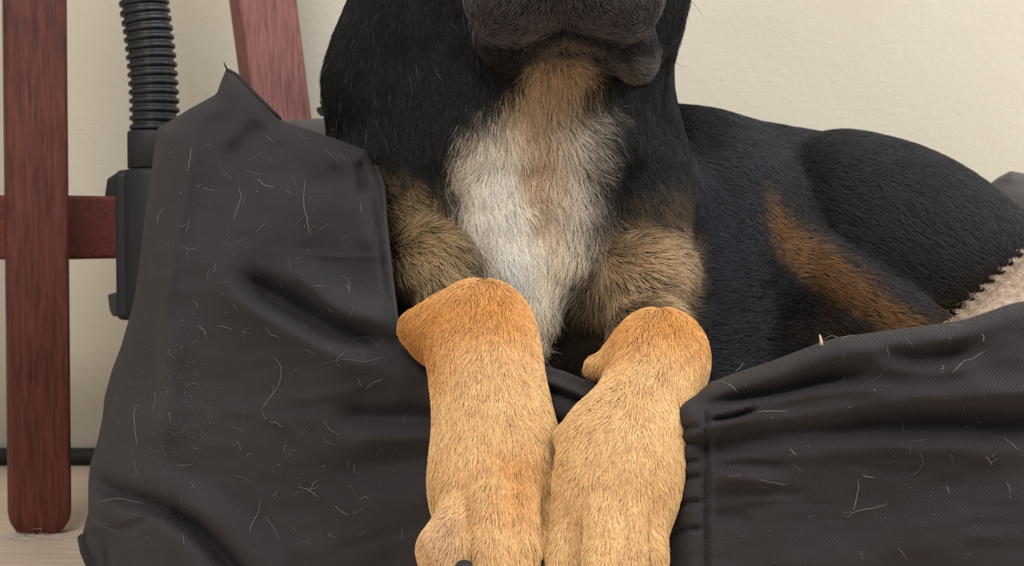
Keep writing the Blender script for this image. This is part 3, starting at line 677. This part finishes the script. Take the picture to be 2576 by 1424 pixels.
def mask(px, py, poly, soft, nz): return 1 / (1 + np.exp(np.clip((poly_sd(px, py, poly) + nz) / (soft * 0.5), -40, 40)))
def is_leg(p, py): return (p[:, 1] < 0.868) & (py > 690)
def is_muz(p, py): return (p[:, 1] < 0.888) & (py < 240)
def coat(p, jit=0.0):
    px, py = PX(p); n = len(p)
    j = jit * 17 * RNG.standard_normal(n) if jit else 0
    nz = 15 * noise3(p, 45, 1) + 12 * noise3(p, 120, 2) + j
    col = np.tile(BLACK, (n, 1)); blk = np.zeros(n)
    g_ = np.clip((p[:, 1] - 1.0) / 0.05, 0, 1)[:, None] * np.clip((px - 1700) / 60, 0, 1)[:, None]; col = col * (1 - g_) + np.array([0.0390, 0.0375, 0.0385]) * g_  # rear trunk and haunch: grey sheen mixed into the black colour
    def lay(sets, where, k=1.0):
        for poly, soft, c, b_ in sets:
            m = mask(px, py, poly, soft, nz * k * min(1, soft / 20)) * where
            col[:] = col * (1 - m[:, None]) + np.array(c) * m[:, None]; blk[:] = blk * (1 - m) + b_ * m
    L = is_leg(p, py); M = is_muz(p, py) & ~L
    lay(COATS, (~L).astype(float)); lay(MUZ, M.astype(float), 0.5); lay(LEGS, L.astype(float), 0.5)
    return col, blk
FLOW_BODY = np.array([(880, 60, -.1, 1), (870, 250, -.1, 1), (960, 200, .3, 1), (1050, 330, .6, .8), (1120, 250, .3, 1), (1140, 460, .3, 1), (1000, 400, .8, .7),
    (1400, 150, -.15, 1), (1330, 240, -.15, 1), (1440, 220, .25, 1), (1470, 300, .6, .7), (1540, 310, .9, .2), (1530, 380, .8, .5), (1370, 400, 0, 1), (1450, 450, .35, 1), (1520, 480, .4, .9),
    (1190, 370, -.35, 1), (1180, 480, -.15, 1), (1230, 500, .1, 1), (1280, 600, .3, 1), (1340, 710, .25, 1), (1352, 800, 0, 1), (1440, 580, -.15, 1), (1410, 700, -.35, 1), (1480, 640, -.5, .8),
    (1620, 150, 0, 1), (1640, 330, .1, 1), (1600, 480, .3, .9), (1700, 350, .15, 1), (970, 480, .9, .5), (1080, 560, .75, .8), (1150, 640, .45, 1), (1050, 700, .9, .6), (980, 620, 1, .5),
    (1550, 640, .9, .35), (1560, 720, .8, .6), (1650, 640, 1, .10), (1700, 700, 1, .25), (1680, 770, .9, .5), (1600, 560, .6, .6), (1460, 800, .3, 1),
    (1830, 450, .9, .3), (1830, 650, 1, .1), (1830, 850, 1, .05), (2100, 400, .9, .25), (2250, 550, .85, .5), (2400, 700, .8, .6), (2020, 620, 1, .15), (2150, 720, .9, .3), (2280, 800, .9, .25), (2500, 560, .8, .6)], float)
FLOW_LEG = np.array([(1200, 760, -.05, 1), (1020, 830, -.6, .8), (1060, 900, .2, 1), (1110, 1000, -.15, 1), (1130, 1200, -.32, 1), (1230, 1100, .02, 1), (1340, 1000, .12, 1), (1350, 1200, .15, 1), (1100, 1350, -.25, 1), (1160, 1340, -.28, 1), (1240, 1350, 0, 1), (1300, 1370, .1, 1), (1370, 1350, .25, 1),
    (1640, 830, 0, 1), (1560, 860, -.35, 1), (1750, 880, .2, 1), (1500, 950, -.5, 1), (1480, 1040, -.6, 1), (1600, 1000, -.12, 1), (1720, 1020, -.15, 1), (1450, 1150, -.6, 1), (1430, 1300, -.4, 1), (1540, 1200, -.2, 1), (1650, 1200, .12, 1), (1580, 1350, -.15, 1), (1660, 1360, .1, 1)], float)
FLOW_MUZ = np.array([(1220, 40, -.6, .8), (1300, 60, -.5, .9), (1420, 30, 0, 1), (1380, 100, -.25, 1), (1460, 100, .3, 1), (1540, 60, .45, .9), (1630, 60, .7, .8), (1600, 150, .85, .45), (1560, 180, .6, .8), (1260, 140, -.35, .9), (1630, 190, .9, .3)], float)
def flow(p):
    px, py = PX(p); L = is_leg(p, py); M = is_muz(p, py) & ~L; out = np.zeros((len(p), 3))
    for sel, tab in ((L, FLOW_LEG), (M, FLOW_MUZ), (~L & ~M, FLOW_BODY)):
        x, y = px[sel], py[sel]; a = np.zeros((len(x), 2)); tot = np.zeros(len(x))
        for cx, cy, dx, dy in tab:
            w_ = 1 / ((x - cx) ** 2 + (y - cy) ** 2 + 900) ** 2; n_ = math.hypot(dx, dy); a[:, 0] += w_ * dx / n_; a[:, 1] += w_ * dy / n_; tot += w_
        a /= tot[:, None]; out[sel, 0] = a[:, 0]; out[sel, 2] = -a[:, 1]
    return out

dog = empty('dog', 'black and tan dog with white chest lying with forepaws over the bed rim', 'dog', (0.08, 0.98, 0))
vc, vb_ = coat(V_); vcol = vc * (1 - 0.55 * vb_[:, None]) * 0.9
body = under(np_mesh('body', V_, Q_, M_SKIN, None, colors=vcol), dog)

def grow(N, seed, gain=1.0):
    rg = np.random.default_rng(seed)
    a, b, c, d = (V_[Q_[:, i]] for i in range(4)); nr = np.cross(c - a, d - b); ar = np.linalg.norm(nr, axis=1) / 2; nr = nr / (2 * ar[:, None] + 1e-12); cen = (a + b + c + d) / 4
    px, py = PX(cen); vw = cen - np.array([0, 0, CAMZ]); vw /= np.linalg.norm(vw, axis=1)[:, None]; facing = -(vw * nr).sum(1)
    L = is_leg(cen, py)
    wt = ar / (cen[:, 1] ** 2) * np.clip(facing + 0.75, 0, 1) * np.where(L, 1.5, 1.0)
    wt *= np.where((py < -120) | (px > 2700) | (py > 1560), 0.12, 1.0) * np.where(cen[:, 1] > 1.04, 0.85, 1.0)
    wt *= np.where((py > 960) & (cen[:, 1] > 0.90), 0.15, 1.0)
    f = rg.choice(len(Q_), N, p=wt / wt.sum()); u, v_ = rg.random((N, 1)), rg.random((N, 1))
    root = a[f] * (1 - u) * (1 - v_) + b[f] * u * (1 - v_) + c[f] * u * v_ + d[f] * (1 - u) * v_
    # smooth normals
    vn = np.zeros_like(V_)
    for i in range(4):
        for k in range(3): vn[:, k] += np.bincount(Q_[:, i], nr[:, k] * ar, len(V_))
    vn /= np.linalg.norm(vn, axis=1)[:, None] + 1e-12
    n_ = vn[Q_[f, 0]] * (1 - u) * (1 - v_) + vn[Q_[f, 1]] * u * (1 - v_) + vn[Q_[f, 2]] * u * v_ + vn[Q_[f, 3]] * (1 - u) * v_
    n_ /= np.linalg.norm(n_, axis=1)[:, None] + 1e-12
    px, py = PX(root); L = is_leg(root, py); M = is_muz(root, py) & ~L
    fl = flow(root); fl = fl - (fl * n_).sum(1)[:, None] * n_; fl /= np.linalg.norm(fl, axis=1)[:, None] + 1e-9
    side_ = np.cross(n_, fl)
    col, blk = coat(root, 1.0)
    lum = col.mean(1)
    M = M & (lum < 0.22)
    length = np.where(L, 0.0072, np.where(M, 0.0065, np.where(root[:, 1] > 1.03, 0.010, 0.017)))
    length = np.where(~L & ~M & (lum > 0.2), 0.019, length) * (0.65 + 0.6 * rg.random(N))
    length = np.where(M & (np.abs(px - 1590) < 90) & (py > 85), 0.0115, length); length = np.where(M & (np.abs(px - 1425) < 95) & (py > 70), 0.0085, length)
    lift = np.where(L, 0.13, np.where(M, 0.34, np.where(root[:, 1] > 1.03, 0.09, 0.24))) * (0.7 + 0.6 * rg.random(N))
    clump = noise3(root, 170, 11) * 0.30 + noise3(root, 60, 12) * 0.25 + 0.16 * rg.standard_normal(N)
    lift = lift + 0.10 * noise3(root, 200, 13)
    curl = 0.35 * rg.standard_normal(N) + 0.4 * noise3(root, 90, 14)
    K = 5; t = np.linspace(0, 1, K)[None, :, None]; Lg = length[:, None, None]
    ang = clump[:, None, None] + curl[:, None, None] * (t - 0.3) * np.where(L | M, 0.5, 1.0)[:, None, None]
    dirs = fl[:, None] * np.cos(ang) + side_[:, None] * np.sin(ang) + n_[:, None] * (lift[:, None, None] * (1.25 - 1.1 * t))
    dirs /= np.linalg.norm(dirs, axis=-1, keepdims=True)
    pts = root[:, None] - n_[:, None] * 0.0006 + np.concatenate([np.zeros((N, 1, 3)), np.cumsum(dirs[:, 1:] * Lg / (K - 1), 1)], 1)
    # keep every hair outside the body where the surface is hollow
    def field(q):
        q = q.astype(np.float32)
        f = (q - B.lo) / B.h; i = np.clip(np.floor(f).astype(int), 0, np.array(B.F.shape) - 2); f = f - i; o_ = 0
        for a_ in (0, 1):
            for b_ in (0, 1):
                for c_ in (0, 1):
                    o_ = o_ + B.F[i[..., 0] + a_, i[..., 1] + b_, i[..., 2] + c_] * (f[..., 0] if a_ else 1 - f[..., 0]) * (f[..., 1] if b_ else 1 - f[..., 1]) * (f[..., 2] if c_ else 1 - f[..., 2])
        return o_
    want = (0.0003 + 0.0016 * rg.random(N))[:, None] * np.array([0, 1, 1.3, 1.4, 1.5])[None]
    for _ in range(2):
        lack = np.clip(want - field(pts), 0, 0.01); lack[:, 0] = 0; pts = pts + n_[:, None] * lack[..., None]
    # colour: every hair its own shade; agouti bands where black is mixed in; black hairs scattered
    tone = np.clip(1 + 0.20 * rg.standard_normal(N) + 0.18 * noise3(root, 150, 21), 0.45, 1.55)
    tone = np.where(L | (root[:, 1] > 1.03), 1 + (tone - 1) * 0.6, tone)
    col = col * tone[:, None]
    isb = (rg.random(N) < blk * 0.55 * (1 + 0.9 * noise3(root, 110, 22)))
    col = np.where(isb[:, None], BLACK * 1.8, col)
    grey = (lum < 0.05) & (rg.random(N) < np.where(root[:, 1] > 1.03, 0.001, 0.0045)); col = np.where(grey[:, None], np.array([0.16, 0.15, 0.15]), col)
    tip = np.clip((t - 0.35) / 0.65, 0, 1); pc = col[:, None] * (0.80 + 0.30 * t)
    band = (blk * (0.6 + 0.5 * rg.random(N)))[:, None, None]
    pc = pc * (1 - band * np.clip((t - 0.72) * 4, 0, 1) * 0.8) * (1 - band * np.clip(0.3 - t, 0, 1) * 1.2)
    mz = (M & ~isb)[:, None, None]; pc = np.where(mz, pc * (1 + 1.7 * tip), pc)
    rad = np.where(root[:, 1] > 1.03, 0.00016, np.where(L, 0.000145, 0.00014))[:, None] * np.array([0.8, 1.0, 0.9, 0.6, 0.15])[None]
    return pts, rad, np.clip(pc, 0, 0.95)
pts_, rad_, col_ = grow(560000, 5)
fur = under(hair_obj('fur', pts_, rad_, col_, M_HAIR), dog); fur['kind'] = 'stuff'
# claws at the lower edge of the paws
def claw(px, py, Y, rpx, ln):
    a = Vector(W(px, py - 12, Y + 0.004)); pts = [a + Vector((0, -0.0035 * k - 0.0002 * k * k, -ln * k / 6)) for k in range(7)]
    pts = [a + Vector((0, -0.010 * math.sin(k / 6 * 1.5), -ln * (k / 6))) for k in range(7)]
    return under(tube('claw', pts, [rp(rpx, Y) * q for q in (1, 1.05, 1, .88, .7, .45, .12)], M_CLAW, None, 16), dog)
claw(1168, 1434, 0.722, 22, 0.012); claw(1366, 1428, 0.738, 16, 0.010)
claw(1243, 1530, 0.711, 15, 0.012); claw(1318, 1530, 0.713, 15, 0.012)
claw(1425, 1505, 0.715, 14, 0.012); claw(1515, 1550, 0.687, 15, 0.012); claw(1580, 1550, 0.689, 15, 0.012); claw(1622, 1500, 0.714, 13, 0.012)
# nose and eyes, above the top edge of the photograph
def blob(name, c, r, m, parent):
    import bmesh
    b = bmesh.new(); bmesh.ops.create_uvsphere(b, u_segments=24, v_segments=16, radius=1); me = bpy.data.meshes.new(name); b.to_mesh(me); b.free()
    for v_ in me.vertices: v_.co = Vector((v_.co.x * r[0] * (1 - 0.25 * max(0, -v_.co.z)), v_.co.y * r[1], v_.co.z * r[2])) + c
    me.polygons.foreach_set('use_smooth', [True] * len(me.polygons)); me.materials.append(m); o = bpy.data.objects.new(name, me); COL.objects.link(o); return under(o, parent)
blob('nose', V(1425, -190, 0.835), (0.022, 0.014, 0.016), M_NOSE, dog)
blob('eye', V(1310, -400, 0.905), (0.010, 0.008, 0.010), M_EYE, dog); blob('eye', V(1530, -400, 0.905), (0.010, 0.008, 0.010), M_EYE, dog)

# whiskers and long chin hairs
def strands(lines, r0, c, name, mat_, parent, K=9):
    pts = []; 
    for ln in lines:
        L_ = catmull(ln, 8, closed=False); ii = np.linspace(0, len(L_) - 1, K).astype(int); A_ = np.array([L_[i] for i in ii]); pts.append(W(A_[:, 0], A_[:, 1], A_[:, 2]))
    pts = np.array(pts); N = len(pts); rr = np.tile(r0 * np.linspace(1, 0.35, K), (N, 1)); cc = np.tile(np.array(c), (N, K, 1))
    return hair_obj(name, pts, rr, cc, mat_, parent)
wh = [[(1345, 100, .862), (1370, 128, .858), (1420, 142, .856)], [(1360, 112, .862), (1400, 146, .857), (1440, 128, .856)], [(1352, 118, .862), (1380, 158, .857), (1425, 164, .858)],
      [(1420, 120, .858), (1455, 140, .855), (1480, 172, .856)], [(1700, -20, .95), (1722, 20, .94), (1738, 62, .935)], [(1722, -10, .95), (1750, 15, .94), (1766, 40, .935)],
      [(1690, 150, .95), (1712, 165, .94), (1728, 168, .935)], [(1520, 205, .87), (1580, 214, .86), (1630, 190, .85)]]
under(strands(wh, 0.00014, (0.01, 0.008, 0.008), 'whiskers', M_HAIR, None), dog)['kind'] = 'stuff'

# ---------------------------------------------------------------- shed hairs and lint on the canvas
rg = np.random.default_rng(12)
def bed_pts(line, K=9, lift=0.0012):
    P_ = np.array(catmull([(a, b) for a, b in line], 8, closed=False)); P_ = P_[np.linspace(0, len(P_) - 1, K).astype(int)]
    s_ = np.clip(-poly_sd(P_[:, 0], P_[:, 1], OUT) / 46, 0, 1); prof = np.sqrt(np.clip(1 - (1 - s_) ** 2, 0, 1))
    return W(P_[:, 0], P_[:, 1], bed_depth(P_[:, 0], P_[:, 1]) + 0.035 * (1 - prof) - lift)
LINES = [[(566, 438), (590, 420), (620, 404), (655, 388), (672, 372)], [(767, 455), (765, 510), (772, 550), (778, 590)], [(742, 568), (755, 550), (772, 538)], [(600, 470), (606, 495), (598, 520), (588, 552)],
    [(510, 472), (528, 478), (540, 480)], [(648, 450), (665, 465), (690, 472)], [(690, 900), (706, 925), (704, 960), (680, 1000), (656, 1032)], [(668, 820), (680, 840), (702, 848)],
    [(800, 918), (860, 905), (930, 908), (985, 888)], [(878, 868), (900, 850), (930, 850), (955, 872)], [(845, 905), (862, 890), (868, 878)], [(750, 1224), (780, 1235), (800, 1252)], [(772, 1232), (792, 1228), (804, 1220)],
    [(655, 1258), (650, 1290), (632, 1320), (628, 1340)], [(668, 1300), (690, 1330), (700, 1355)], [(905, 1258), (918, 1250), (928, 1256)], [(842, 1272), (858, 1286), (876, 1296)], [(340, 1020), (338, 1060), (345, 1120)],
    [(405, 960), (410, 935), (413, 915)], [(388, 985), (392, 1000), (385, 1030)], [(404, 1120), (408, 1132), (414, 1146)], [(500, 820), (512, 830), (520, 842)], [(480, 370), (478, 400), (470, 430)],
    [(395, 560), (400, 540), (412, 525)], [(475, 550), (472, 570), (466, 590)], [(815, 1060), (830, 1080), (852, 1095)], [(920, 980), (935, 965), (960, 955)], [(818, 375), (830, 388), (838, 392)],
    [(2130, 1302), (2160, 1285), (2200, 1278), (2234, 1265)], [(2312, 1136), (2322, 1160), (2312, 1185), (2290, 1196)], [(2524, 1102), (2540, 1112), (2562, 1132)], [(2480, 1148), (2490, 1160), (2496, 1172)],
    [(1912, 1206), (1940, 1214), (1980, 1218)], [(1988, 1128), (1995, 1138), (2004, 1144)], [(2160, 1210), (2158, 1240), (2146, 1285)], [(2170, 1195), (2185, 1200), (2198, 1201)], [(2296, 1108), (2315, 1108), (2332, 1103)],
    [(2195, 958), (2210, 950), (2217, 940)], [(2115, 966), (2122, 955), (2124, 942)], [(2232, 870), (2236, 890), (2238, 900)], [(2470, 840), (2476, 850), (2472, 858)], [(2370, 918), (2374, 925), (2366, 930)],
    [(1905, 1036), (1940, 1034), (1980, 1036)], [(1760, 968), (1800, 960), (1830, 965), (1860, 990)], [(1880, 1016), (1885, 1008), (1883, 1000)], [(2385, 815), (2400, 820), (2422, 818)], [(2396, 938), (2420, 912), (2450, 900), (2480, 880)],
    [(2060, 868), (2085, 846), (2110, 848), (2150, 842)], [(1850, 935), (1862, 925), (1870, 912)], [(330, 1130), (342, 1180), (340, 1230)], [(240, 1265), (300, 1255), (360, 1268)], [(230, 1300), (250, 1320), (300, 1340)]]
okx = lambda x, y: (poly_sd(np.array([x]), np.array([y]), OUT)[0] < -20) and not (1020 < x < 1740 and y > 780)
for _ in range(150):
    while True:
        x, y = (rg.uniform(240, 2570), rg.uniform(330, 1420)) if rg.random() < 0.5 else (rg.uniform(240, 960), rg.uniform(330, 1350))
        if okx(x, y): break
    a_ = rg.uniform(0, 6.28); l_ = rg.uniform(8, 40); bend = rg.uniform(-0.9, 0.9); ln = [(x, y)]
    for k in range(3): a_ += bend * 0.6; ln.append((ln[-1][0] + l_ / 3 * math.cos(a_), ln[-1][1] + l_ / 3 * math.sin(a_)))
    LINES.append(ln)
allp = np.array([bed_pts(l_) for l_ in LINES]); N = len(allp)
allp[:, 1:-1] += rg.normal(0, 0.00014, (N, 7, 3)) * [1, 0.2, 1]
base_r = np.where(np.arange(N) < 54, rg.uniform(0.00006, 0.00012, N), rg.uniform(0.00003, 0.00007, N))[:, None] * np.array([.5, .8, 1, 1, 1, 1, 1, .8, .4])[None]
shade = np.array([0.55, 0.50, 0.44])[None, None] * rg.uniform(0.3, 0.9, (N, 1, 1)) * np.ones((N, 9, 1))
o = hair_obj('shed_hairs', allp, base_r, shade, M_SHED); o['kind'] = 'stuff'; o['label'] = 'pale shed dog hairs lying scattered over the charcoal canvas of the bed'; o['category'] = 'hair'
# lint specks
vs_, fs_ = [], []
for _ in range(420):
    while True:
        x, y = (rg.uniform(240, 2570), rg.uniform(330, 1420)) if rg.random() < 0.6 else (rg.normal(430, 60), rg.normal(1020, 90))
        if okx(x, y): break
    c = bed_pts([(x, y), (x + 1, y)], 2, 0.0006)[0]; r_ = rg.uniform(0.00012, 0.00038) * (1.8 if rg.random() < 0.06 else 1); k0_ = len(vs_)
    for d in ((1, 0, 0), (-1, 0, 0), (0, 1, 0), (0, -1, 0), (0, 0, 1), (0, 0, -1)): vs_.append(c + np.array(d) * r_ * rg.uniform(0.5, 1.2))
    for f in ((0, 2, 4), (2, 1, 4), (1, 3, 4), (3, 0, 4), (2, 0, 5), (1, 2, 5), (3, 1, 5), (0, 3, 5)): fs_.append(tuple(k0_ + i for i in f))
M_LINT, _, _ = mat('pale_lint', (0.30, 0.28, 0.25), 0.9, 0.1)
o = py_mesh('lint', vs_, fs_, M_LINT); o['kind'] = 'stuff'; o['label'] = 'tiny pale lint specks sprinkled on the dark canvas of the dog bed'; o['category'] = 'lint'

# fuzz on the cushion edge
ca = bpy.data.objects['cushion'].data; n_c = len(ca.vertices); vc_ = np.empty(n_c * 3, np.float32); ca.vertices.foreach_get('co', vc_); vc_ = vc_.reshape(-1, 3)
nn = np.empty(n_c * 3, np.float32); ca.vertices.foreach_get('normal', nn); nn = nn.reshape(-1, 3)
cp_x, cp_y = PX(vc_.astype(float)); sel = np.nonzero((cp_x > 2250) & (cp_y < 900) & (nn[:, 2] > -0.2))[0]
pick = rg.choice(sel, 26000); rt = vc_[pick] + rg.normal(0, 0.0035, (26000, 3)) * [1, 1, 0.2]; dn = nn[pick] * 0.5 + rg.normal(0, 0.6, (26000, 3)); dn /= np.linalg.norm(dn, axis=1)[:, None]
L_ = rg.uniform(0.0006, 0.002, (26000, 1)); L_ = np.where(rg.random((26000, 1)) < 0.002, 0.006, L_)
pp = np.stack([rt, rt + dn * L_ * 0.5, rt + (dn + rg.normal(0, 0.3, (26000, 3))) * L_], 1)
under(hair_obj('pile', pp, np.tile([0.00016, 0.00014, 0.00005], (26000, 1)), np.array([0.70, 0.55, 0.42])[None, None] * rg.uniform(0.6, 1.2, (26000, 1, 1)) * np.ones((26000, 3, 1)), M_SHED), bed)['kind'] = 'stuff'

# tangle of hair under the chair leg, stray hairs on the floor
tp = []
for _ in range(150):
    x0 = xb + rg.normal(-0.004, 0.012); y0 = 1.205 + rg.normal(0, 0.004); z0 = abs(rg.normal(0.0012, 0.0018)); a_ = rg.uniform(0, 6.28); q = []
    for k in range(7): q.append((x0, y0, max(z0, 0.0004))); a_ += rg.normal(0, 0.6); x0 += 0.0035 * math.cos(a_); y0 += 0.002 * math.sin(a_); z0 += rg.normal(0, 0.0007)
    tp.append(q)
for _ in range(45):
    x0 = float(W(rg.uniform(0, 220), 1380, 1.1)[0]); y0 = rg.uniform(1.05, 1.2); a_ = rg.normal(0, 0.5); q = []
    for k in range(7): q.append((x0, y0, 0.0009)); a_ += rg.normal(0, 0.25); x0 += rg.uniform(0.002, 0.006) * math.cos(a_); y0 += 0.003 * math.sin(a_)
    tp.append(q)
tp = np.array(tp); N = len(tp)
o = hair_obj('floor_hair', tp, np.full((N, 7), 0.00009), np.array([0.80, 0.72, 0.64])[None, None] * rg.uniform(0.5, 1.1, (N, 1, 1)) * np.ones((N, 7, 1)), M_SHED)
o['kind'] = 'stuff'; o['label'] = 'tangle of shed hair on the floor around the foot of the chair leg'; o['category'] = 'hair'

# a bit of straw on the rim of the bed
a0 = bed_pts([(2066, 868), (2067, 869)], 2, 0.002)[0]
o = tube('straw', [Vector(a0) + Vector(d) for d in ((0.0004, 0, -0.0008), (0, 0.0, 0.0015), (-0.0004, 0.0004, 0.004), (-0.0009, 0.0006, 0.0058))], [0.0008, 0.0009, 0.0007, 0.0002], M_STRAW, None, 6)
o['label'] = 'tiny pale bit of straw stuck upright on the rim of the dog bed'; o['category'] = 'straw'

# dark pointed tips behind the neck
sp = empty('leaf_sprig', 'tiny dark green pointed tips poking out behind the left side of the dog neck', 'plant', tuple(V(815, 290, 1.26)))
def leaf(pix, Y, th=0.004): return under(prism('leaf', [[V(x, y, Y_) for x, y in pix] for Y_ in (Y, Y + th)], M_LEAF, None, 0.0008), sp)
leaf([(808, 232), (806, 236), (815, 262), (824, 258), (815, 238)], 1.20)
leaf([(806, 252), (804, 256), (810, 272), (820, 268)], 1.205)
leaf([(796, 272), (797, 280), (806, 292), (826, 294), (834, 262), (822, 250), (812, 266)], 1.21, 0.008)
